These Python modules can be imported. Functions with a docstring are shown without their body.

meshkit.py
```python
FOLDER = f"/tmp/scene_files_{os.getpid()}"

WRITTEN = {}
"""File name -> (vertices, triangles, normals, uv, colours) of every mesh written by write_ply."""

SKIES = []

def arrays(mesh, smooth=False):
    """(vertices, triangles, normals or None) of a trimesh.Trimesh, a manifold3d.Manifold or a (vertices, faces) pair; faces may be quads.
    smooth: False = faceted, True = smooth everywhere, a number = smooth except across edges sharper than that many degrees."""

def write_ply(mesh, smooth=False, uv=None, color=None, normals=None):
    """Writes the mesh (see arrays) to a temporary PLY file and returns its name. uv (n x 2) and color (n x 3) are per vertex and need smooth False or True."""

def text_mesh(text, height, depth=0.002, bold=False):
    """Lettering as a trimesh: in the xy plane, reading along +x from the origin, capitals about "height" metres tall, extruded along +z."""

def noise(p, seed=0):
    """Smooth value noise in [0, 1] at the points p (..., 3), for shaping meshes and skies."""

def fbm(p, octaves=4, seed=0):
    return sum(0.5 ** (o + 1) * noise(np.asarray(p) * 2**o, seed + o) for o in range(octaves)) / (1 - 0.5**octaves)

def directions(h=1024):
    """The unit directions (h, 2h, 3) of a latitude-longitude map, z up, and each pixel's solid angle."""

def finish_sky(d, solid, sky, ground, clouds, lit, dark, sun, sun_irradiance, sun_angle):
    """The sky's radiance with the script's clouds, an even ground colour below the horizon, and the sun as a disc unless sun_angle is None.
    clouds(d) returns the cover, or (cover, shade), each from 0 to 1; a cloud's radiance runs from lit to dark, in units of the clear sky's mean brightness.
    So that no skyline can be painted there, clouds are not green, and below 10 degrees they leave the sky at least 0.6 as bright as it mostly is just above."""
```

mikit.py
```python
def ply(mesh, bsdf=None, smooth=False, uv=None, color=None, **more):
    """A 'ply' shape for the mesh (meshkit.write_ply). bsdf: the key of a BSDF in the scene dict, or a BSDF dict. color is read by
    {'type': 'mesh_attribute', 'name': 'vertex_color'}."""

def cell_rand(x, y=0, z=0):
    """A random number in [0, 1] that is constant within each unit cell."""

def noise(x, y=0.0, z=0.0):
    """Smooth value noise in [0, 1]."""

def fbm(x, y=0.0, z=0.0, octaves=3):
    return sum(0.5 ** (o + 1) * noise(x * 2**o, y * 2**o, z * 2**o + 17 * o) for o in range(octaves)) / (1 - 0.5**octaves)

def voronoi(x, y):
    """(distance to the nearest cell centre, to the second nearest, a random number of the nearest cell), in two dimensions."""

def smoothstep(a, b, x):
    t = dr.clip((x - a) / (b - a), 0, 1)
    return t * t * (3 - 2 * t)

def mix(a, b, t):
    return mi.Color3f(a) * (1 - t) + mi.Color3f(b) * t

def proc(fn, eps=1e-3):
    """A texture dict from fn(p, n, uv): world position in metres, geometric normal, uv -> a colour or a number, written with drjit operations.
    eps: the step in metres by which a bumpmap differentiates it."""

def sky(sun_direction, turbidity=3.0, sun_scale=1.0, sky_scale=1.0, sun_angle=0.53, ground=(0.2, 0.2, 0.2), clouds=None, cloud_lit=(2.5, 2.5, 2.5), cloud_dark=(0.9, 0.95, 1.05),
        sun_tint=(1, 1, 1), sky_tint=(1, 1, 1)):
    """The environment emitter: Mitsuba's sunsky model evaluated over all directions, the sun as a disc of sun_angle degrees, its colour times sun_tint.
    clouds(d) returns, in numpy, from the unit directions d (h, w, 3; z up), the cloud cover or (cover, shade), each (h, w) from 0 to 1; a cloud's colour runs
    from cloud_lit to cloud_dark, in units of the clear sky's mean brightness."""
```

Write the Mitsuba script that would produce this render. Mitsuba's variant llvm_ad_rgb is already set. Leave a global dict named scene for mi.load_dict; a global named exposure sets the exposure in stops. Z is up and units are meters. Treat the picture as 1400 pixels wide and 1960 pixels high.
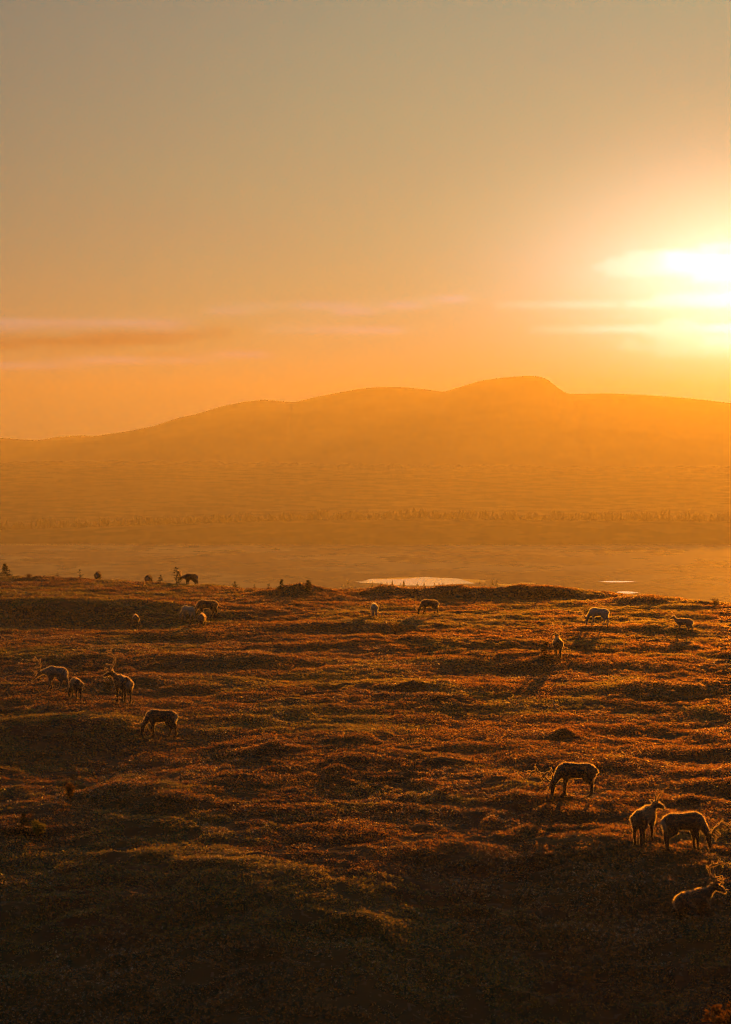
import math, drjit as dr, numpy as np, trimesh, manifold3d as m3, mitsuba as mi, mikit, meshkit
from meshkit import fbm, noise as vnoise
T = mi.ScalarTransform4f
scene, labels = {}, {}
rng = np.random.default_rng(11)

# ------------------------------------------------------------------ camera, sky, sun, air, exposure
F = 3811.0                                   # focal length in pixels of the 1400 x 1960 photograph
EYE = 11.5                                   # camera height above the pasture
SUN_AZ, SUN_EL = math.radians(11.15), math.radians(4.85)
sun = np.array([math.sin(SUN_AZ) * math.cos(SUN_EL), math.cos(SUN_AZ) * math.cos(SUN_EL), math.sin(SUN_EL)])
exposure = -0.33
scene['camera'] = {'type': 'perspective', 'fov': math.degrees(2 * math.atan(700 / F)), 'far_clip': 30000.0,
                   'medium': {'type': 'ref', 'id': 'air'},
                   'to_world': T().look_at(origin=[0, 0, EYE], target=[0, 1000, EYE - 1000 * 131 / F], up=[0, 0, 1])}


def smooth01(a, b, x):
    t = np.clip((x - a) / (b - a), 0, 1)
    return t * t * (3 - 2 * t)


def clouds(d):
    """Thin cirrus round the sun and low stratus streaks; azimuth and elevation in degrees."""
    az = np.degrees(np.arctan2(d[..., 0], d[..., 1]))
    el = np.degrees(np.arcsin(np.clip(d[..., 2], -1, 1)))
    ang = np.degrees(np.arccos(np.clip(d @ sun, -1, 1)))
    p = np.stack([az * 0.35, el * 2.6, az * 0], -1)
    n1, n2 = fbm(p, 4, 5), fbm(p * 2.3 + 7, 4, 9)

    def streak(el0, slope, thick, az0, az1, soft=1.0, ragged=0.5):
        c = el0 + slope * (az - az0) + (n1 - 0.5) * ragged
        t = thick * (0.25 + 1.5 * n2)
        along = smooth01(az0 - soft * 0.3, az0 + soft, az + 3 * (n2 - 0.5)) * (1 - smooth01(az1 - soft, az1 + soft * 0.3, az + 3 * (n2 - 0.5)))
        return np.exp(-((el - c) / t) ** 2) * along

    bright = np.maximum.reduce([streak(5.08, 0.01, 0.42, 6.8, 40, 3.0, 0.5), streak(3.90, 0.02, 0.07, 3.9, 7.0, 0.8, 0.12), streak(3.98, 0.03, 0.10, 6.9, 40, 1.0, 0.15),
                                streak(3.22, 0.01, 0.11, 4.5, 40, 1.0, 0.2), 0.9 * streak(2.85, 0.0, 0.34, 7.4, 40, 2.8, 0.4)])
    pale = np.maximum.reduce([streak(3.74, 0.035, 0.10, -5.6, 0.6, 1.4, 0.15), 0.9 * streak(3.70, 0.11, 0.13, -1.6, 3.4, 1.4, 0.2), 0.9 * streak(3.33, -0.01, 0.10, -3.6, 1.4, 1.2, 0.2),
                              0.9 * streak(3.40, 0.0, 0.17, -40, -4.0, 1.8, 0.3), streak(1.96, 0.05, 0.12, -16, -1.5, 2.4, 0.25)])
    dark = np.maximum(0.95 * streak(1.38, 0.05, 0.30, -40, -2.6, 3.5, 0.3), 0.6 * streak(2.62, 0.01, 0.16, -8.0, -1.0, 2.5, 0.3))
    glare = np.sqrt(((az - 11.15) / 1.25) ** 2 + ((el - 4.3) / 0.62) ** 2)
    veil = 0.62 * np.exp(-(glare / 2.1) ** 1.2)
    ahead = np.exp(-(ang / 32.0) ** 1.2)                                              # thin cloud scatters forward: it is brighter round the sun
    film = (0.62 + 0.16 * (fbm(p * [0.5, 0.25, 1] + 3, 4, 13) - 0.5)) * (0.35 + 0.65 * ahead)
    cover = np.maximum.reduce([bright * (0.35 + 0.65 * np.exp(-(ang / 6.0) ** 2)), pale, dark, veil, film])
    heat = np.exp(-(glare / 3.4) ** 1.6) * np.where(bright > 0.25, 1.0, 0.75) + 0.06 * bright
    gloom = dark * (1 - 0.6 * pale)
    lit = (0.078 * ahead + 0.055 * pale) * (1 - gloom) + 0.006 * gloom
    return cover, np.clip(1 - heat - lit, 0, 1)


scene['sky'] = mikit.sky(sun, turbidity=5, sun_tint=(1.0, 0.67, 0.03), sun_scale=14.2, sky_tint=(0.51, 1.82, 3.0), clouds=clouds, cloud_lit=(60, 66, 64), cloud_dark=(0.95, 1.0, 0.80))
scene['air'] = {'type': 'homogeneous', 'sigma_t': 3.4e-4, 'albedo': {'type': 'rgb', 'value': [0.96, 0.915, 0.50]}, 'phase': {'type': 'blendphase', 'weight': 0.02, 'broad': {'type': 'hg', 'g': 0.5}, 'peak': {'type': 'hg', 'g': 0.93}}}
scene['haze'] = {'type': 'cube', 'to_world': T().translate([0, 1450, 44]).scale([9000, 3850, 120]), 'bsdf': {'type': 'null'}, 'interior': {'type': 'ref', 'id': 'air'}}
labels['haze'] = {'label': 'golden evening haze filling the valley in front of the mountains', 'category': 'haze', 'kind': 'stuff'}

# ------------------------------------------------------------------ materials
P = mikit.proc
mix, sst, mn, mf = mikit.mix, mikit.smoothstep, mikit.noise, mikit.fbm


def ground_colour(p, n, uv):
    a, b, c = mf(p.x * 0.16, p.y * 0.16, 3.0, 3), mf(p.x * 1.1 + 9, p.y * 1.1, 1.0, 3), mn(p.x * 9, p.y * 9, 0.0)
    col = mix([0.075, 0.036, 0.018], [0.11, 0.062, 0.024], sst(0.35, 0.65, b))
    col = mix(col, [0.065, 0.060, 0.020], sst(0.52, 0.66, a))
    return mix(col, [0.18, 0.14, 0.09], sst(0.72, 0.9, c) * 0.6)


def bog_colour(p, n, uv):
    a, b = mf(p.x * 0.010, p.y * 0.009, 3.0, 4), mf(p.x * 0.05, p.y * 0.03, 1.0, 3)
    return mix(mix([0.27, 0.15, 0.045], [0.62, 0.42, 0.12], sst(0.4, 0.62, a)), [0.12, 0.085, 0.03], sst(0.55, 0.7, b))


def fell_colour(p, n, uv):
    a = mf(p.x * 0.004, p.y * 0.004, p.z * 0.01, 4)
    return mix([0.06, 0.05, 0.03], [0.085, 0.07, 0.045], sst(0.35, 0.7, a))


def diffuse(tex):
    return {'type': 'twosided', 'bsdf': {'type': 'principled', 'base_color': tex, 'roughness': 0.9, 'specular': 0.2}}


VC = {'type': 'mesh_attribute', 'name': 'vertex_color'}
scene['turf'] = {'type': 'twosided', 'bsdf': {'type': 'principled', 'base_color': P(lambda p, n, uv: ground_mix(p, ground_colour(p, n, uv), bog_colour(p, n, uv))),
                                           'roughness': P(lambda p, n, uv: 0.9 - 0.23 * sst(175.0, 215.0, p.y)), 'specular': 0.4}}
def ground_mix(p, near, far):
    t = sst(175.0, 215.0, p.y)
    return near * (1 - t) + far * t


scene['fell'] = diffuse(P(fell_colour))
scene['woodland'] = diffuse(P(lambda p, n, uv: mix([0.022, 0.024, 0.014], [0.040, 0.036, 0.020], sst(0.4, 0.6, mf(p.x * 0.05, p.y * 0.05, 1.0, 3)))))
scene['needles'] = {'type': 'twosided', 'bsdf': {'type': 'diffuse', 'reflectance': {'type': 'rgb', 'value': [0.026, 0.028, 0.016]}}}
scene['bark'] = diffuse({'type': 'rgb', 'value': [0.10, 0.07, 0.05]})
scene['hide'] = {'type': 'twosided', 'bsdf': {'type': 'principled', 'base_color': VC, 'roughness': 0.6, 'specular': 0.4, 'sheen': 0.8}}
scene['hair'] = {'type': 'principledthin', 'base_color': VC, 'roughness': 0.65, 'diff_trans': 1.4, 'spec_trans': 0.9}
scene['leaf'] = {'type': 'blendbsdf', 'weight': 0.35, 'thin': {'type': 'principledthin', 'base_color': VC, 'roughness': 0.6, 'diff_trans': 1.3, 'spec_trans': 0.75},
                 'waxy': {'type': 'twosided', 'bsdf': {'type': 'principled', 'base_color': VC, 'roughness': 0.38, 'specular': 0.9}}}
scene['antler_velvet'] = diffuse({'type': 'rgb', 'value': [0.22, 0.15, 0.10]})
scene['water'] = {'type': 'twosided', 'bsdf': {'type': 'conductor', 'specular_reflectance': {'type': 'rgb', 'value': [0.93, 0.95, 0.96]}}}     # still water met at four degrees: a mirror


def structure(key, mesh, bsdf, label, category='terrain', smooth=True):
    scene[key] = mikit.ply(mesh, bsdf, smooth=smooth)
    labels[key] = {'label': label, 'category': category, 'kind': 'structure'}


# ------------------------------------------------------------------ the ground
FLOOR = -71.5
CREST_X = np.array([-120, -60, -31, -22, -12, -8, -1, 3, 8, 15, 18, 21, 26, 45, 120.0])
CREST_Y = np.array([168, 168, 168, 163, 157, 154, 153, 153, 153, 152, 149, 144, 138, 134, 130.0])
RIDGE_X = np.array([-60, -12, -8, -5, -2.5, 0, 1.5, 4, 7, 9, 12, 60.0])
RIDGE_Y = np.array([56.5, 56.5, 57, 55.5, 52.0, 53.5, 57.5, 58.5, 57.8, 56.0, 55.6, 55.6])
# x, y, half width across, half depth, height: swells, hummocks and hollows of the pasture
MOUNDS = [(-21, 136, 11, 3.5, 0.9), (-20, 128, 12, 4, -0.5), (6, 151, 3, 2.0, 0.65), (13, 150, 5, 2.2, 0.75), (-5, 151, 2.5, 2.0, 0.55), (1.5, 151, 2, 2, 0.4), (20, 143, 4, 2, 0.35),
          (-7.3, 64.0, 1.9, 1.3, 0.50), (-6.1, 62.2, 1.3, 1.0, 0.38), (-12, 79.5, 3.6, 2.2, 0.40), (-10.5, 71, 4.5, 4.5, -0.55), (-1.0, 68.3, 0.55, 0.45, 0.34), (7.75, 77.6, 0.42, 0.4, 0.34),
          (-3.5, 73, 1.0, 0.8, 0.3), (9, 103, 8, 4, 0.35), (4, 112, 7, 3, 0.35), (-7, 104, 5, 3, 0.4), (15, 92, 5, 2.5, 0.35), (3, 92, 4, 2, 0.25), (13.2, 66, 2.5, 1.2, 0.3),
          (-2.5, 124, 6, 2.5, 0.35), (16, 121, 5, 2.4, 0.35), (-11, 119, 5, 2.2, 0.3), (-9, 95, 4, 2, 0.25), (6.1, 33, 1.3, 1.0, 4.72)]


def ground_z(x, y):
    x, y = np.asarray(x, float), np.asarray(y, float)
    p = np.stack([x, y, x * 0], -1)
    s = y - np.interp(x, CREST_X, CREST_Y)
    q = np.maximum(s, 0)
    z = -np.where(q < 14, 0.012 * q * q, 0.012 * 196 + 0.336 * (q - 14))          # over the crest, down to the valley
    side = np.maximum(np.abs(x) - 160, 0)
    z = z - np.where(side < 60, 0.002 * side ** 2, 7.2 + 0.24 * (side - 60))
    yr = np.interp(x, RIDGE_X, RIDGE_Y)
    u = np.maximum(yr - y, 0)
    z = z - 0.155 * np.where(u < 2.5, u * u / 5, u - 1.25)                          # the near slope, turned from the sun
    c = np.clip(1 - y / 36.0, 0, 1)
    z = np.where(y < 36, z * np.clip(y / 36, 0, 1) + 9.9 * c ** 1.6, z)               # the knoll the camera stands on
    near = smooth01(20, 36, y) * (1 - smooth01(10, 60, q)) * (1 - smooth01(60, 120, np.abs(x)))
    for mx, my, wx, wy, h in MOUNDS:
        r2 = ((x - mx) / wx) ** 2 + ((y - my) / wy) ** 2
        z = z + h * np.exp(-r2)
    w = np.stack([x + 1.2 * vnoise(p * 0.7, 3), y + 1.2 * vnoise(p * 0.7, 4), x * 0], -1)
    tx = np.array([0.13, 0.14, 1])
    rough = 0.25 + 1.1 * smooth01(0.38, 0.62, fbm(w * [0.12, 0.10, 1], 2, 71))
    tuft = np.maximum(vnoise(w * [0.9, 1.15, 1], 41) - 0.42, 0) * 0.20 + np.maximum(vnoise(w * [2.1, 2.6, 1], 51) - 0.4, 0) * 0.13
    z = z + near * (0.50 * (fbm(w * tx, 3, 21) - 0.5) + 0.26 * (fbm(w * [0.40, 0.62, 1], 2, 31) - 0.5) + rough * tuft + 0.06 * vnoise(w * 5.5, 61))
    return np.maximum(z, FLOOR)


def spread(a, b, step, lo, hi, ratio):
    out, g, v = list(np.arange(a, b, step)), step, b
    while v < hi:
        out.append(v)
        g *= ratio
        v += g
    left, g, v = [], step * ratio, a - step
    while v > lo:
        left.append(v)
        g *= ratio
        v -= g
    return np.array(left[::-1] + out)


def sheet(xs, ys, zf):
    X, Y = np.meshgrid(xs, ys)
    v = np.stack([X, Y, zf(X, Y)], -1).reshape(-1, 3)
    i = np.arange(len(ys) - 1)[:, None] * len(xs) + np.arange(len(xs) - 1)[None]
    i = i.ravel()
    f = np.concatenate([np.stack([i, i + 1, i + len(xs) + 1], 1), np.stack([i, i + len(xs) + 1, i + len(xs)], 1)])
    return trimesh.Trimesh(v, f, process=False)


xs = spread(-34, 36, 0.2, -8500, 8500, 1.10)
ys = spread(37, 174, 0.24, -250, 5200, 1.10)
structure('ground', sheet(xs, ys, ground_z), 'turf', 'autumn brown tundra pasture with hummocks falling away to a wide valley floor', 'ground')

# distant hills: x in px of the skyline is turned into metres at the ridge's own distance
def hills(key, dist, skyline, depth_front, depth_back, label, rough, bsdf='fell', nx=420, ny=40, treetops=0.0):
    sx, sz = np.array(skyline, float).T
    wx, wz = (sx - 700) / F * dist, EYE + (849 - sz) / F * dist
    xs = np.linspace(wx[0], wx[-1], nx)
    ys = np.concatenate([np.linspace(dist - depth_front, dist, ny), np.linspace(dist, dist + depth_back, 12)[1:]])

    def zf(X, Y):
        t = np.where(Y < dist, (dist - Y) / depth_front, (Y - dist) / depth_back)
        k = (1 - smooth01(0, 1, t))
        top = np.interp(X, wx, wz)
        if treetops:                                                              # trees along the crest, too far away to tell apart
            top = top + treetops * k ** 14 * (fbm(np.stack([X / 9, X * 0, X * 0], -1), 3, 19) - 0.5)
        n = fbm(np.stack([X / 420, Y / 420, X * 0], -1), 5, 77) - 0.5
        return FLOOR - 2 + (top - FLOOR + 2) * k + n * rough * (k * (1 - k) * 4 + 0.05)
    structure(key, sheet(xs, ys, zf), bsdf, label, 'hill')
    return zf


MOUNTAIN = [(-1900, 880), (-900, 862), (-500, 848), (-200, 845), (0, 838), (60, 842), (110, 843), (160, 838), (200, 832), (250, 825), (300, 815), (340, 801), (380, 792), (430, 777), (470, 769), (505, 765), (540, 768),
            (565, 770), (600, 761), (640, 753), (690, 744), (720, 741), (770, 741), (810, 745), (850, 750), (880, 741), (920, 729), (960, 723), (1000, 720), (1025, 720), (1042, 724), (1050, 731), (1064, 742), (1080, 753),
            (1100, 754), (1160, 753), (1230, 756), (1300, 761), (1350, 766), (1400, 772), (1480, 780), (1650, 800), (1900, 822), (2300, 850), (3300, 880)]
sk = np.array(MOUNTAIN, float)
fine = np.arange(sk[0, 0], sk[-1, 0], 8)
hills('mountain', 4200, np.stack([fine, np.interp(fine, sk[:, 0], sk[:, 1])], 1), 850, 800, 'long rounded mountain range with one steep notched summit on the skyline', 30, nx=900)
hills('mountain_001', 4950, [(-1500, 870), (-300, 850), (60, 845), (110, 836), (160, 833), (200, 838), (260, 850), (600, 880), (1400, 890)], 400, 250, 'faint farther mountain crest just showing over the range', 20)
ridge_z = hills('wooded_ridge', 3300, [(-1900, 905), (-700, 890), (-300, 885), (0, 887), (120, 884), (250, 882), (450, 885), (700, 889), (1000, 893), (1400, 894), (2000, 890), (3300, 905)], 1600, 500,
                'low wooded ridge in front of the mountain range', 3, 'woodland', nx=1800, treetops=8.0)
bank_z = hills('forest_bank', 1780, [(-1900, 1036), (-700, 1026), (-100, 1018), (0, 1014), (150, 1009), (300, 1004), (450, 999), (600, 995), (800, 993), (1000, 995), (1400, 997), (2200, 1000), (3300, 1016)], 190, 500,
               'gentle forested rise on the far side of the bog', 3, 'woodland')

# ------------------------------------------------------------------ water on the valley floor
def water(key, x0, x1, y0, y1, label, seed):
    """A pool given by pixel extents on the photograph, laid out in metres on the valley floor."""
    near, far = F * (EYE - FLOOR) / (y1 - 849), F * (EYE - FLOOR) / (y0 - 849)
    cy = (near + far) / 2
    a = np.linspace(0, 2 * np.pi, 160, endpoint=False)
    r = 1 + 0.8 * (fbm(np.stack([np.cos(a) * 2.2, np.sin(a) * 2.2, a * 0 + seed], -1), 4, seed) - 0.5)
    X = ((x0 + x1) / 2 - 700) / F * cy + (x1 - x0) / 2 / F * cy * r * np.cos(a)
    Y = cy + (far - near) / 2 * r * np.sin(a) * np.abs(np.sin(a)) ** 0.8
    v = np.vstack([np.stack([X, Y, X * 0 + FLOOR + 0.06], 1), [[X.mean(), cy, FLOOR + 0.06]]])
    i = np.arange(160)
    structure(key, trimesh.Trimesh(v, np.stack([i, (i + 1) % 160, i * 0 + 160], 1), process=False), 'water', label, 'water', smooth=False)


water('lake', 690, 940, 1106, 1121, 'long bright lake shining on the valley floor beyond the crest', 3)
water('pond', 944, 1000, 1118.2, 1121.8, 'narrow pool just beyond the end of the bright lake', 5)
water('pond_001', 990, 1030, 1115.6, 1118.0, 'small pool strip behind the narrow pool near the lake', 8)
water('pond_002', 1150, 1216, 1112.4, 1115.0, 'thin pale pool across the bog, upper of two', 11)
water('pond_003', 1178, 1226, 1132.6, 1136.6, 'pale pool close behind the crest slope, lower of two', 14)
water('pond_004', 520, 536, 1050, 1053.5, 'tiny glint of water below the forest edge', 17)

# ------------------------------------------------------------------ trees in the distance (stuff: they read as one mass)
def cone_trees(xy, z, h, key, label, seed):
    r = np.random.default_rng(seed)
    n, k = len(xy), 5
    a = np.arange(k) * 2 * np.pi / k
    V, Fc, at = [], [], 0
    for lo, hi, rad in ((0.0, 0.66, 0.24), (0.40, 1.0, 0.13)):
        ring = np.stack([np.cos(a), np.sin(a), a * 0], 1)[None] * (h * rad)[:, None, None] * (0.7 + 0.6 * r.random((n, k, 1)))
        ring[..., 2] += (h * lo)[:, None] + h[:, None] * 0.10 * r.random((n, k))
        tip = np.stack([h * 0.03 * r.standard_normal(n), h * 0.03 * r.standard_normal(n), h * hi], -1)[:, None]
        v = np.concatenate([ring, tip], 1) + np.concatenate([xy, z[:, None]], 1)[:, None]
        i = np.arange(k)
        f = np.stack([i, (i + 1) % k, i * 0 + k], 1)[None] + (np.arange(n) * (k + 1))[:, None, None] + at
        V.append(v.reshape(-1, 3))
        Fc.append(f.reshape(-1, 3))
        at += n * (k + 1)
    scene[key] = mikit.ply(trimesh.Trimesh(np.vstack(V), np.vstack(Fc), process=False), 'needles')
    labels[key] = {'label': label, 'category': 'forest', 'kind': 'stuff'}


r = np.random.default_rng(5)
n = 3200
xy = np.stack([r.uniform(-640, 640, n), 1792 - 22 * r.random(n) ** 1.4], 1)
cone_trees(xy, bank_z(xy[:, 0], xy[:, 1]) - 0.4, 3.0 + 6.5 * r.random(len(xy)) ** 2.0 * (0.5 + fbm(np.stack([xy[:, 0] / 14, xy[:, 0] * 0, xy[:, 0] * 0], -1), 3, 4)), 'spruce_forest', 'uneven line of spruce tops along the far edge of the bog', 6)
n = 46
xy = np.stack([r.uniform(-14, 78, n), r.uniform(1125, 1172, n)], 1)
cone_trees(xy, np.full(n, FLOOR), 1.2 + 3.2 * r.random(n) ** 2, 'shore_trees', 'scattered little trees on the near shore of the bright lake', 9)
n = 420
xy = np.stack([r.uniform(118, 215, n), r.uniform(820, 940, n)], 1)
xy = xy[fbm(np.stack([xy[:, 0] / 25, xy[:, 1] / 40, xy[:, 0] * 0], -1), 2, 8) > 0.45]
cone_trees(xy, np.full(len(xy), FLOOR), r.uniform(3, 8.5, len(xy)), 'valley_grove', 'hazy loose grove of valley trees behind the pasture slope at the right edge', 8)

# ------------------------------------------------------------------ low shrubs, heather and moss on the pasture
def leaves(n, rs):
    y = 37 + 137 * rs.random(n) ** 0.92
    x = (rs.random(n) * 2 - 1) * (y * 0.215 + 1.5)
    q = np.stack([x, y, x * 0], -1)
    tall = smooth01(0.5, 0.75, fbm(q * 0.5, 3, 91))
    clump = fbm(q * [1.6, 1.6, 1], 3, 95)
    keep = (clump + 0.25 * tall > 0.30 + 0.22 * rs.random(n)) & (y < np.interp(x, CREST_X, CREST_Y) + 10)
    x, y, q, tall, clump = x[keep], y[keep], q[keep], tall[keep], clump[keep]
    n = len(x)
    hgt = (0.03 + 0.045 * smooth01(0.4, 0.7, clump) + 0.055 * tall) * rs.random(n) ** 0.7
    size = (0.022 + 0.00019 * y) * rs.uniform(0.6, 1.5, n)
    c = np.stack([x, y, ground_z(x, y) + hgt], -1)
    d1 = rs.standard_normal((n, 3))
    d1[:, 2] = np.where(rs.random(n) < 0.55, d1[:, 2] * 0.25, np.abs(d1[:, 2]) + 0.25)        # half lie flat, half stand up
    d1 /= np.linalg.norm(d1, axis=1, keepdims=True)
    d2 = np.cross(d1, rs.standard_normal((n, 3)) + np.where(np.abs(d1[:, 2:]) < 0.25, [0, 0, 2.5], 0.0))
    d2 /= np.linalg.norm(d2, axis=1, keepdims=True)
    d1, d2 = d1 * size[:, None], d2 * (size * rs.uniform(0.35, 0.7, n))[:, None]
    v = np.stack([c - d2, c + d2, c + d1 * 1.5], 1).reshape(-1, 3)
    tone = fbm(q * 0.16, 3, 101) + 0.35 * (fbm(q * 1.1, 2, 103) - 0.5)
    plant = fbm(q * 0.35 + 5, 3, 107) + 0.3 * (fbm(q * 1.7, 2, 109) - 0.5) + 0.10 * rs.standard_normal(n)
    # rust dwarf birch, gold birch, yellow-green sedge, dark crowberry, pale lichen, straw grass
    pal = np.array([[0.37, 0.175, 0.045], [0.53, 0.33, 0.085], [0.38, 0.34, 0.07], [0.15, 0.08, 0.036], [0.85, 0.75, 0.56], [0.58, 0.42, 0.18]])
    u = rs.random(n)
    idx = np.where(plant < 0.43, np.where(u < 0.55, 0, np.where(u < 0.8, 1, 3)), np.where(plant < 0.55, np.where(u < 0.6, 1, np.where(u < 0.75, 5, 3)), np.where(u < 0.5, 3, np.where(u < 0.8, 0, 5))))
    idx = np.where((tone > 0.53 + 0.1 * rs.random(n)) & (u < 0.7), 2, idx)
    idx = np.where(rs.random(n) < 0.012 + 0.11 * smooth01(0.52, 0.68, fbm(q * 0.28 + 9, 3, 113)), 4, idx)
    col = pal[idx] * rs.uniform(0.75, 1.3, (n, 1))
    return v, np.arange(3 * n).reshape(-1, 3), np.repeat(col, 3, 0)


v, f, c = leaves(2_200_000, np.random.default_rng(17))
scene['heather'] = mikit.ply(trimesh.Trimesh(v, f, process=False), 'leaf', color=c)
labels['heather'] = {'label': 'low heather, dwarf birch and moss covering the hummocky pasture', 'category': 'heather', 'kind': 'stuff'}
N_LEAVES = len(f)

# ------------------------------------------------------------------ reindeer
def ball(p, rad):
    return m3.Manifold.sphere(rad, 14).translate([float(a) for a in p])


BROWN, PALE, DARK, WHITE = np.array([0.060, 0.042, 0.032]), np.array([0.40, 0.33, 0.26]), np.array([0.035, 0.026, 0.020]), np.array([0.46, 0.40, 0.34])


def tube(points, radii, k=7):
    points, radii = np.array(points, float), np.array(radii, float)
    V, Fc = [], []
    tang = np.gradient(points, axis=0)
    a = np.arange(k) * 2 * np.pi / k
    for p, t, rr in zip(points, tang, radii):
        t = t / np.linalg.norm(t)
        s = np.cross(t, [0.3, 0.9, 0.2])
        s /= np.linalg.norm(s)
        V.append(p + rr * (np.cos(a)[:, None] * s + np.sin(a)[:, None] * np.cross(t, s)))
    m = len(points)
    V = np.vstack(V + [points[:1], points[-1:]])
    for j in range(m - 1):
        for i in range(k):
            a0, a1, b0, b1 = j * k + i, j * k + (i + 1) % k, (j + 1) * k + i, (j + 1) * k + (i + 1) % k
            Fc += [[a0, a1, b1], [a0, b1, b0]]
    for i in range(k):
        Fc += [[m * k, (i + 1) % k, i], [m * k + 1, (m - 1) * k + i, (m - 1) * k + (i + 1) % k]]
    return trimesh.Trimesh(V, Fc, process=False)


def curve(pts, n=10):
    pts = np.array(pts, float)
    t = np.linspace(0, len(pts) - 1, n)
    from scipy.interpolate import CubicSpline
    return CubicSpline(np.arange(len(pts)), pts)(t) if len(pts) > 2 else pts[0] + (pts[1] - pts[0]) * np.linspace(0, 1, n)[:, None]


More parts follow.
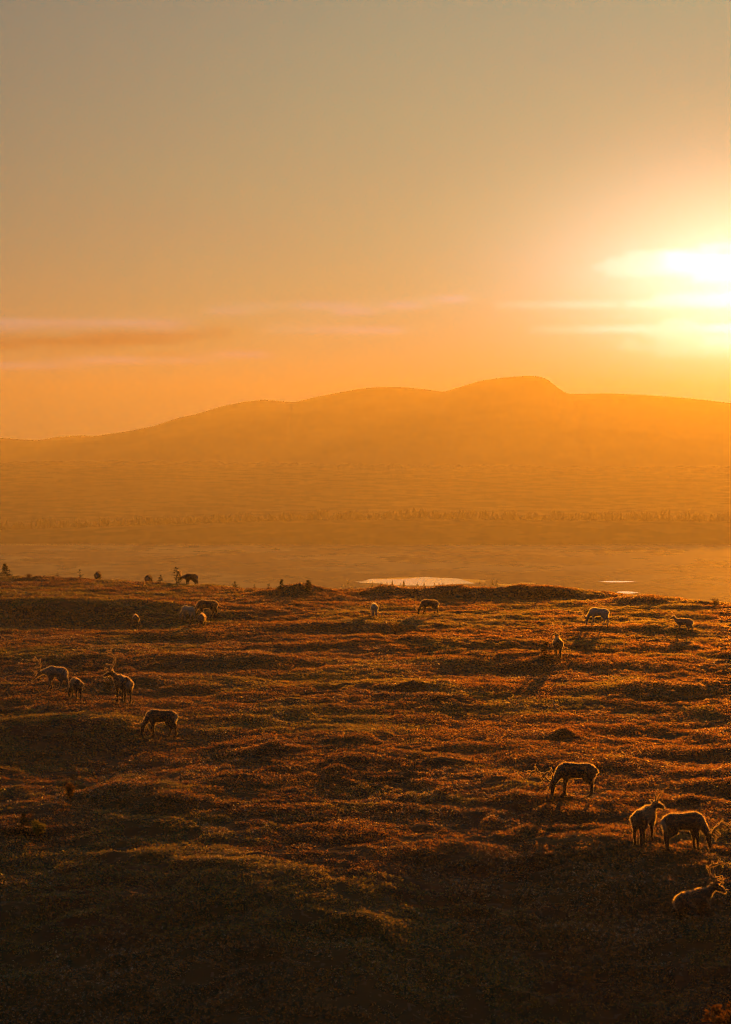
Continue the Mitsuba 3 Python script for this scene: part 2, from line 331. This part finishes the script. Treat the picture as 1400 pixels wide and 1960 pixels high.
def antler_mesh(side, size, variant):
    """In the head's frame: x along the face, y across, z up from the brow; velvet keeps the tips thick and round."""
    rv = np.random.default_rng(variant * 7 + (side > 0))
    j = lambda s=0.02: rv.uniform(-s, s, 3)
    if size < 0.45:                                                               # the spikes of a young animal
        parts = [tube(curve([[0, side * 0.05, 0.03], [-0.05, side * 0.10, 0.20], [-0.02, side * 0.17, 0.40]]) * 1.0, np.linspace(0.020, 0.012, 10))]
        return trimesh.util.concatenate(parts)
    B = np.array([[0, 0.05, 0.04], [-0.12, 0.13, 0.16], [-0.29, 0.24, 0.32], [-0.36, 0.32, 0.52], [-0.28, 0.30, 0.74]])
    B[:, 1] *= side
    B[2:] += [j(0.03) for _ in B[2:]]
    P_ = curve(B, 18)
    parts = [tube(P_ * size, np.linspace(0.031, 0.024, 18) * (0.6 + 0.4 * size))]

    def tine(at, ends, r0=0.025, r1=0.019):
        for e in ends:
            e = np.array(e, float) * [1, side, 1] + j(0.025)
            b = P_[at]
            mid = (b + b + e) / 2 + [-0.02, 0, -0.02]
            c_ = curve([b, b + (mid - b) * 0.9, b + e], 8)
            parts.append(tube(c_ * size, np.linspace(r0, r1, 8) * (0.6 + 0.4 * size)))
            parts.append(trimesh.creation.icosphere(1, 0.024 * (0.6 + 0.4 * size)).apply_translation(c_[-1] * size))
    if side > 0:
        tine(1, [(0.24, -0.02, 0.12), (0.17, 0.02, 0.20)])                        # one shovel over the brow
    tine(5, [(0.20, 0.03, 0.18)])
    tine(12, [(-0.14, 0.03, 0.08)])
    tine(15, [(0.15, 0.0, 0.12)])
    tine(17, [(0.10, -0.04, 0.08), (-0.06, 0.04, 0.13)])
    return trimesh.util.concatenate(parts)


HEAD = {'graze': ([0.58, 0.70], [0.74, 0.43], [0.80, 0.05]), 'low': ([0.66, 0.86], [0.90, 0.76], [1.13, 0.56]), 'stand': ([0.62, 1.00], [0.79, 1.18], [1.07, 1.06]), 'alert': ([0.59, 0.97], [0.72, 1.12], [0.98, 1.00])}


def reindeer_parts(pose, coat, legs, turn, antler, variant, lying=False):
    """Bones as (point, radius, point, radius, colour); returns the body and its colours, fur and antlers, all in the animal's own frame (x forward)."""
    rv = np.random.default_rng(100 + variant)
    main = {'dark': BROWN, 'black': BROWN * 0.6, 'mid': BROWN * 1.5, 'pale': WHITE, 'patch': BROWN, 'grey': np.array([0.20, 0.165, 0.135])}[coat]
    rump = {'dark': BROWN * 2.2, 'mid': PALE * 0.8, 'patch': PALE}.get(coat, WHITE)
    under, shank = main * 0.8 + PALE * 0.2, (main * 0.7 if coat != 'pale' else WHITE * 0.7)
    neckc = main * 0.55 + PALE * 0.45 if coat not in ('dark', 'patch') else main * 0.85 + PALE * 0.15
    drop = -0.47 if lying else 0.0
    B = []
    add = lambda a, ra, b, rb, c: B.append((np.array(a, float), ra, np.array(b, float), rb, np.array(c)))
    s = lambda x, y, z: [x, y, z + drop + 0.03]
    add(s(-0.47, 0, 0.84), 0.195, s(-0.10, 0, 0.80), 0.220, main)
    add(s(-0.10, 0, 0.80), 0.220, s(0.34, 0, 0.80), 0.225, main)
    add(s(-0.05, 0, 0.77), 0.195, s(0.30, 0, 0.74), 0.20, under)
    add(s(-0.42, 0, 0.93), 0.14, s(-0.05, 0, 0.92), 0.14, main)
    add(s(-0.05, 0, 0.92), 0.14, s(0.34, 0, 0.97), 0.125, main)
    add(s(-0.58, 0, 0.80), 0.125, s(-0.55, 0, 0.68), 0.12, rump)
    add(s(-0.66, 0, 0.88), 0.045, s(-0.71, 0, 0.77), 0.035, rump)
    nm, hp, mz = [np.array([a[0], 0, a[1] + (drop if lying else 0)]) for a in HEAD[pose]]
    base = np.array(s(0.42, 0, 0.86))

    def yaw(pt, k):
        d = pt - base
        a = turn * k
        return base + [d[0] * math.cos(a) - d[1] * math.sin(a), d[0] * math.sin(a) + d[1] * math.cos(a), d[2]]
    nm, hp, mz = yaw(nm, 0.55), yaw(hp, 0.9), yaw(mz, 1.15)
    add(base, 0.185, nm, 0.120, neckc)
    add(base - [0, 0, 0.10], 0.16, nm - [0, 0, 0.07 if pose != 'graze' else 0.03], 0.115, neckc)
    add(nm, 0.120, hp, 0.092, neckc)
    f = (mz - hp) / np.linalg.norm(mz - hp)
    across = np.cross([0, 0, 1.0], f)
    across /= np.linalg.norm(across)
    up = np.cross(f, across)
    hd = main * 0.8
    add(hp, 0.098, hp + f * 0.16, 0.080, hd)
    add(hp + f * 0.14, 0.080, mz - f * 0.03, 0.052, hd)
    add(mz - f * 0.03, 0.052, mz - f * 0.01 - up * 0.012, 0.050, PALE * 0.6)
    for sd in (1, -1):
        e = hp + across * sd * 0.085 + up * 0.035 - f * 0.03
        add(e, 0.032, e + across * sd * 0.10 + up * 0.02 - f * 0.05, 0.030, main)
        add(e + across * sd * 0.10 + up * 0.02 - f * 0.05, 0.030, e + across * sd * 0.16 + up * 0.03 - f * 0.06, 0.012, main)
        ey = hp + f * 0.14 + across * sd * 0.072 + up * 0.025
        add(ey, 0.017, ey + f * 0.004, 0.016, DARK)
        nose = mz + across * sd * 0.022
        add(nose, 0.018, nose + f * 0.01, 0.017, DARK)
    for i, sd in enumerate((1, -1)):
        y = 0.125 * sd
        if lying:
            add([-0.42, y, 0.32], 0.17, [-0.20, y * 1.9, 0.16], 0.11, main)
            add([-0.20, y * 1.9, 0.16], 0.10, [-0.48, y * 2.2, 0.08], 0.055, main)
            add([-0.48, y * 2.2, 0.08], 0.055, [-0.22, y * 2.4, 0.05], 0.040, shank)
            add([0.34, y, 0.28], 0.14, [0.46, y * 1.4, 0.14], 0.08, main)
            add([0.46, y * 1.4, 0.14], 0.075, [0.22, y * 1.6, 0.06], 0.045, shank)
            continue
        a = legs[i]                                                               # hind leg swing
        hock, fet = [-0.55 + a * 0.45, y * 0.95, 0.41], [-0.52 + a, y * 0.9, 0.10]
        add([-0.42, y * 0.9, 0.80], 0.175, [-0.34 + a * 0.2, y, 0.60], 0.115, main)
        add([-0.34 + a * 0.2, y, 0.60], 0.110, hock, 0.056, main)
        add([-0.50, y * 0.8, 0.72], 0.10, hock, 0.050, main)
        add(hock, 0.054, fet, 0.036, shank)
        add(fet, 0.038, [fet[0] + 0.05, fet[1], 0.035], 0.046, shank)
        add([fet[0] + 0.04, fet[1], 0.04], 0.040, [fet[0] + 0.09, fet[1], 0.022], 0.030, DARK)
        a = legs[2 + i]                                                           # fore leg swing
        y = 0.13 * sd
        knee, fet = [0.36 + a * 0.55, y * 0.95, 0.36], [0.35 + a, y * 0.9, 0.10]
        add([0.36, y * 0.85, 0.80], 0.145, [0.31 + a * 0.15, y, 0.58], 0.095, main)
        add([0.31 + a * 0.15, y, 0.58], 0.088, knee, 0.052, main)
        add(knee, 0.052, fet, 0.035, shank)
        add(fet, 0.037, [fet[0] + 0.05, fet[1], 0.035], 0.045, shank)
        add([fet[0] + 0.04, fet[1], 0.04], 0.040, [fet[0] + 0.09, fet[1], 0.022], 0.030, DARK)
    body = m3.Manifold.batch_boolean([m3.Manifold.batch_hull([ball(a, ra), ball(b, rb)]) for a, ra, b, rb, _ in B], m3.OpType.Add).refine_to_length(0.045).to_mesh()
    mesh = trimesh.Trimesh(body.vert_properties[:, :3], body.tri_verts)
    mesh = trimesh.smoothing.filter_taubin(mesh, lamb=0.5, nu=0.53, iterations=8)
    v = np.array(mesh.vertices)
    best, col = np.full(len(v), 9.0), np.zeros((len(v), 3))
    for a, ra, b, rb, c_ in B:
        ab = b - a
        t = np.clip(((v - a) @ ab) / max(ab @ ab, 1e-9), 0, 1)
        d = np.linalg.norm(v - a - t[:, None] * ab, axis=1) - (ra + t * (rb - ra))
        col[d < best] = c_
        best = np.minimum(best, d)
    n_ = fbm(v * 9 + variant, 3, 5)[:, None]
    col = col * (0.7 + 0.6 * n_)
    # fur: short hairs that stand out from the hide
    p, fi = trimesh.sample.sample_surface(mesh, 8500, seed=variant + 1)[:2]
    nrm = mesh.face_normals[fi]
    hc = col[mesh.faces[fi]].mean(1)
    legish = np.clip((p[:, 2] - 0.45) / 0.2, 0, 1) if not lying else np.clip((p[:, 2] - 0.1) / 0.1, 0, 1)
    ln = (0.020 + 0.038 * legish) * rv.uniform(0.6, 1.3, len(p))
    d = nrm + np.array([-0.35, 0, -0.35]) + 0.25 * rv.standard_normal(p.shape)
    d /= np.linalg.norm(d, axis=1, keepdims=True)
    w = np.cross(d, rv.standard_normal(p.shape))
    w /= np.linalg.norm(w, axis=1, keepdims=True)
    root = p - nrm * 0.006
    fv = np.stack([root - w * 0.0050, root + w * 0.0050, root + d * ln[:, None]], 1).reshape(-1, 3)
    fur = trimesh.Trimesh(fv, np.arange(len(fv)).reshape(-1, 3), process=False)
    fc = np.repeat(np.clip(hc * 0.5 + np.array([0.85, 0.72, 0.55]) * (0.25 if coat == 'black' else 1.0), 0, 0.95), 3, 0)
    ants = []
    if antler > 0:
        M = np.eye(4)
        M[:3, 0], M[:3, 1], M[:3, 2], M[:3, 3] = f, across, up, hp + up * 0.05
        for sd in (1, -1):
            ants.append(antler_mesh(sd, antler, variant).apply_transform(M))
    for a in ants:                                                                # velvet on the antlers
        p, fi = trimesh.sample.sample_surface(a, 3200, seed=variant + 2)[:2]
        d = a.face_normals[fi] + 0.4 * rv.standard_normal(p.shape)
        d /= np.linalg.norm(d, axis=1, keepdims=True)
        w = np.cross(d, rv.standard_normal(p.shape))
        w /= np.linalg.norm(w, axis=1, keepdims=True)
        av = np.stack([p - w * 0.006, p + w * 0.006, p + d * 0.019], 1).reshape(-1, 3)
        fur = trimesh.util.concatenate([fur, trimesh.Trimesh(av, np.arange(len(av)).reshape(-1, 3), process=False)])
        fc = np.vstack([fc, np.tile([0.85, 0.70, 0.52], (len(av), 1))])
    return mesh, col, fur, fc, ants


# x, y, heading (degrees; 90 = away from the camera, 180 = to the left), scale, pose, coat, head turn, leg swings, antler size, label
STAND, STEP, STRIDE = (0.02, -0.03, 0.0, 0.03), (0.12, -0.10, -0.10, 0.10), (0.22, -0.16, -0.16, 0.20)
HERD = [
    (np.float64(8.94), np.float64(55.5), 14, 0.96, 'graze', 'patch', -12, STAND, 0.75, 'large dark reindeer grazing with its antlered head to the right, beside a smaller one'),
    (np.float64(7.94), np.float64(56.4), 62, 0.92, 'alert', 'dark', -30, STAND, 0.4, 'young dark reindeer with short spike antlers standing with raised head beside the large grazing one'),
    (np.float64(6.73), np.float64(63.45), 176, 0.97, 'graze', 'dark', 18, STAND, 1.0, 'dark antlered reindeer grazing to the left, alone above the pair at the shadow line'),
    (np.float64(8.42), np.float64(50.9), 40, 0.9, 'lie', 'dark', -48, STAND, 0.75, 'reindeer lying down in the shade, only its back and large antlers rimmed with light'),
    (np.float64(-8.04), np.float64(77.8), 172, 0.95, 'graze', 'patch', 8, STEP, 0.42, 'dark reindeer grazing to the left, nearest of the group at the left'),
    (np.float64(-10.59), np.float64(86.6), 118, 1.05, 'stand', 'patch', 48, STAND, 1.0, 'dark bull with white rump and raised antlers looking left'),
    (np.float64(-12.89), np.float64(88.3), 112, 0.85, 'graze', 'dark', 30, STAND, 0.0, 'dark calf seen from behind with lowered head next to the pale antlered reindeer'),
    (np.float64(-14.33), np.float64(91.9), 146, 0.95, 'low', 'grey', 25, STRIDE, 0.85, 'pale grey reindeer with antlers and lowered head walking left, ahead of a dark calf'),
    (np.float64(-14.85), np.float64(128.25), 98, 0.8, 'graze', 'dark', 10, STAND, 0.0, 'small dark reindeer seen from behind, grazing apart in front of the hollow'),
    (np.float64(-11.67), np.float64(130.5), 140, 0.82, 'graze', 'pale', 10, STEP, 0.0, 'white reindeer grazing next to the big dark one below the crest'),
    (np.float64(-10.53), np.float64(131.7), 176, 1.05, 'graze', 'dark', 8, STRIDE, 0.0, 'big dark reindeer grazing to the left among two paler ones below the crest'),
    (np.float64(-10.16), np.float64(123.4), 86, 0.8, 'graze', 'mid', 0, STEP, 0.0, 'brown calf seen from behind in front of the big dark reindeer below the crest'),
    (np.float64(0.57), np.float64(128.45), 95, 0.8, 'graze', 'pale', 14, STAND, 0.0, 'white reindeer seen from behind, grazing beneath the bright lake'),
    (np.float64(4.22), np.float64(131.55), 165, 0.92, 'graze', 'patch', 10, STEP, 0.5, 'dark reindeer with pale rump grazing to the left below the right end of the lake'),
    (np.float64(10.0), np.float64(103.2), 88, 0.95, 'alert', 'dark', 0, STAND, 0.7, 'dark reindeer seen from behind with upright antlers, standing alone on the open slope'),
    (np.float64(14.16), np.float64(120.7), 152, 0.95, 'graze', 'pale', 14, STEP, 0.9, 'white reindeer with large antlers grazing to the left, on the slope right of the pools'),
    (np.float64(18.99), np.float64(118.35), 148, 0.82, 'stand', 'grey', 20, STRIDE, 0.4, 'small pale reindeer walking left with raised head near the right edge'),
    (-23.18, 172.2, 90, 1.0, 'graze', 'black', 0, STAND, 0.0, 'dark rounded back of a reindeer behind the crest, first of two from the left edge'),
    (-18.48, 169.3, 84, 0.95, 'graze', 'black', 0, STAND, 0.0, 'dark rounded reindeer back behind the crest, between the other back and tall sapling'),
    (-14.58, 165.9, 150, 1.0, 'low', 'black', 20, STAND, 0.7, 'antlered reindeer with lowered head standing on the crest beside the tall sapling'),
]

count = 0
for px, py, head, scale, pose, coat, turn, legs, antler, label in HERD:
    key = 'reindeer' if count == 0 else f'reindeer_{count:03d}'
    lying = pose == 'lie'
    mesh, col, fur, fc, ants = reindeer_parts('stand' if lying else pose, coat, legs, math.radians(turn), antler, count, lying)
    z = float(ground_z(px, py))
    th = math.radians(head)
    R = np.array([[math.cos(th), -math.sin(th)], [math.sin(th), math.cos(th)]])
    rest = R @ np.array([0.0, 0.0]) * scale
    W = T().translate([px, py, z + 0.05]).rotate([0, 0, 1], head).scale(scale)
    scene[key + '__body'] = mikit.ply(mesh, 'hide', smooth=True, color=col, to_world=W)
    scene[key + '__fur'] = mikit.ply(fur, 'hair', color=fc, to_world=W)
    for i, a in enumerate(ants):
        scene[key + '__antler' + ('' if i == 0 else f'_{i:03d}')] = mikit.ply(a, 'antler_velvet', smooth=40, to_world=W)
    labels[key] = {'label': label, 'category': 'reindeer', 'group': 'reindeer grazing across the pasture'}
    count += 1

# ------------------------------------------------------------------ saplings and shrubs
def spruce(h, seed, sparse=1.0, lean=0.0):
    """A young spruce: trunk, and whorls of drooping boughs set with needle sprays."""
    r_ = np.random.default_rng(seed)
    trunk = tube([[0, 0, -0.1], [lean * 0.3 * h, 0, 0.4 * h], [lean * h, 0, h]], [0.028 * h, 0.018 * h, 0.004 * h], 6)
    tri = []
    wood = [trunk]
    for k in range(int(9 + 5 * h)):
        t = 0.08 + 0.9 * (k / (8 + 5 * h))
        L = h * (0.44 * (1 - t) ** 0.8 + 0.035) * r_.uniform(0.6, 1.2)
        for b in range(r_.integers(3, 6)):
            if r_.random() > 0.85 * sparse:
                continue
            a = r_.uniform(0, 2 * np.pi)
            d = np.array([math.cos(a), math.sin(a), r_.uniform(-0.15, 0.35)])
            o = np.array([lean * h * t, 0, h * t])
            wood.append(tube([o, o + d * L * 0.5, o + d * L], [0.007 * h, 0.005 * h, 0.002 * h], 4))
            for s_ in np.linspace(0.25, 1.0, int(7 * sparse + 3)):
                c_ = o + d * L * s_
                for _ in range(3):
                    e = d * 0.6 + r_.standard_normal(3) * 0.7 + [0, 0, -0.1]
                    e *= h * 0.085 * r_.uniform(0.7, 1.3) / np.linalg.norm(e)
                    w = np.cross(e, r_.standard_normal(3))
                    w *= h * 0.015 / np.linalg.norm(w)
                    tri.append([c_ - w, c_ + w, c_ + e])
    tri = np.array(tri).reshape(-1, 3)
    return trimesh.util.concatenate(wood), trimesh.Trimesh(tri, np.arange(len(tri)).reshape(-1, 3), process=False)


def shrub(h, w, seed, leafy):
    r_ = np.random.default_rng(seed)
    wood, tri = [], []
    for k in range(16):
        a, tilt = r_.uniform(0, 2 * np.pi), r_.uniform(0.1, 1.0)
        top = np.array([math.cos(a) * w * tilt * 0.5, math.sin(a) * w * tilt * 0.5, h * r_.uniform(0.55, 1.0)])
        c_ = curve([[0.05 * math.cos(a), 0.05 * math.sin(a), -0.05], top * [0.45, 0.45, 0.6] + r_.normal(0, 0.03 * h, 3), top], 6)
        wood.append(tube(c_, np.linspace(0.010, 0.003, 6) * max(h, 0.7), 4))
        for j in range(5):
            p0 = c_[r_.integers(2, 6)]
            e = p0 + r_.normal(0, 0.12, 3) * h + [0, 0, 0.12 * h]
            wood.append(tube([p0, (p0 + e) / 2, e], [0.004, 0.003, 0.002], 4))
            for _ in range(int(leafy)):
                q = p0 + (e - p0) * r_.random() + r_.normal(0, 0.025, 3)
                d1, d2 = r_.standard_normal((2, 3)) * 0.022
                tri.append([q - d2, q + d2, q + d1 * 1.6])
    tri = np.array(tri).reshape(-1, 3)
    return trimesh.util.concatenate(wood), (trimesh.Trimesh(tri, np.arange(len(tri)).reshape(-1, 3), process=False) if leafy else None)


scene['needle_green'] = {'type': 'principledthin', 'base_color': {'type': 'rgb', 'value': [0.07, 0.075, 0.03]}, 'roughness': 0.5, 'diff_trans': 0.6, 'spec_trans': 0.0}
scene['shrub_leaf'] = {'type': 'principledthin', 'base_color': {'type': 'rgb', 'value': [0.34, 0.17, 0.04]}, 'roughness': 0.5, 'diff_trans': 1.2, 'spec_trans': 0.0}
scene['yellow_leaf'] = {'type': 'principledthin', 'base_color': {'type': 'rgb', 'value': [0.45, 0.38, 0.07]}, 'roughness': 0.5, 'diff_trans': 1.2, 'spec_trans': 0.0}
SAPLINGS = [
    (-31.18, 171.7, 1.35, 3, 1.0, 0.03, 'dense dark young spruce on the crest at the left edge'),
    (-26.27, 169.4, 0.6, 5, 0.5, 0.0, 'small sparse sapling on the crest left of the leaning sapling'),
    (-23.88, 166.4, 0.85, 7, 0.5, -0.12, 'leaning sparse sapling on the crest left of the first reindeer back'),
    (np.float64(-16.8), np.float64(162.6), 0.7, 9, 0.8, 0.05, 'short bushy sapling on the crest right of the second reindeer back'),
    (np.float64(-15.4), np.float64(161.85), 1.5, 11, 0.55, 0.0, 'tallest sapling on the crest, thin with open branches'),
    (np.float64(-10.47), np.float64(159.3), 0.6, 13, 0.9, 0.0, 'low bushy sapling on the crest right of the antlered reindeer'),
    (np.float64(-7.62), np.float64(156.65), 0.55, 15, 0.6, 0.0, 'little thin sapling on the crest just left of the bushy dark one'),
    (np.float64(-6.37), np.float64(149.6), 0.85, 17, 1.2, 0.08, 'bushy dark sapling on the crest, left of a matching taller one'),
    (np.float64(-4.3), np.float64(148.7), 0.95, 19, 1.1, 0.0, 'dark upright sapling on the crest right of the bushy one'),
    (np.float64(-5.29), np.float64(149.0), 0.4, 21, 0.8, 0.0, 'tiny sapling between the two dark ones on the crest'),
    (-8.85, 158.3, 0.45, 23, 0.8, 0.0, 'tiny faint sapling on the crest between two larger ones'),
    (np.float64(9.34), np.float64(102.3), 0.9, 25, 0.9, 0.0, 'dark sapling throwing a long shadow beside the lone reindeer on the open slope'),
    (np.float64(-10.04), np.float64(58.05), 0.62, 27, 1.0, 0.0, 'small yellow-lit sapling on the bright strip at the left edge'),
    (np.float64(-11.83), np.float64(91.7), 1.0, 29, 0.6, 0.0, 'thin pale sapling just left of the bull'),
]
for k, (px, py, h, seed, sparse, lean, label) in enumerate(SAPLINGS):
    key = 'spruce_sapling' if k == 0 else f'spruce_sapling_{k:03d}'
    trunk, crown = spruce(h, seed, sparse, lean)
    W = T().translate([px, py, float(ground_z(px, py))])
    scene[key + '__trunk'] = mikit.ply(trunk, 'bark', to_world=W)
    scene[key + '__crown'] = mikit.ply(crown, 'needle_green', to_world=W)
    labels[key] = {'label': label, 'category': 'sapling', 'group': 'young spruces on the pasture'}
SHRUBS = [
    (np.float64(1.8), np.float64(119.7), 0.9, 1.3, 3, 2, 'shrub_leaf', 'sparse bare shrub standing in front of the two reindeer below the lake'),
    (np.float64(20.18), np.float64(140.3), 0.6, 0.9, 5, 1, 'shrub_leaf', 'small bare shrub on the crest right of the white antlered reindeer'),
    (6.1, 33.0, 0.45, 1.2, 7, 16, 'shrub_leaf', 'orange leafy shrub lit at the bottom right corner'),
    (np.float64(-9.44), np.float64(63.2), 0.5, 0.25, 9, 8, 'shrub_leaf', 'narrow reddish shrub standing beside the scrub mound'),
    (np.float64(24.64), np.float64(139.85), 0.5, 0.8, 11, 2, 'shrub_leaf', 'low shrub on the crest at the right edge'),
    (np.float64(-9.58), np.float64(58.05), 0.35, 0.7, 13, 14, 'yellow_leaf', 'yellow-green low shrub beside the small sapling on the bright strip'),
    (-28.3, 167.2, 0.35, 0.9, 15, 3, 'shrub_leaf', 'low faint shrub on the crest beside the dense spruce'),
]
for k, (px, py, h, w, seed, leafy, mat, label) in enumerate(SHRUBS):
    key = 'shrub' if k == 0 else f'shrub_{k:03d}'
    twigs, fol = shrub(h, w, seed, leafy)
    W = T().translate([px, py, float(ground_z(px, py))])
    scene[key + '__twigs'] = mikit.ply(twigs, 'bark', to_world=W)
    if fol is not None:
        scene[key + '__foliage'] = mikit.ply(fol, mat, to_world=W)
    labels[key] = {'label': label, 'category': 'shrub', 'group': 'shrubs on the pasture'}
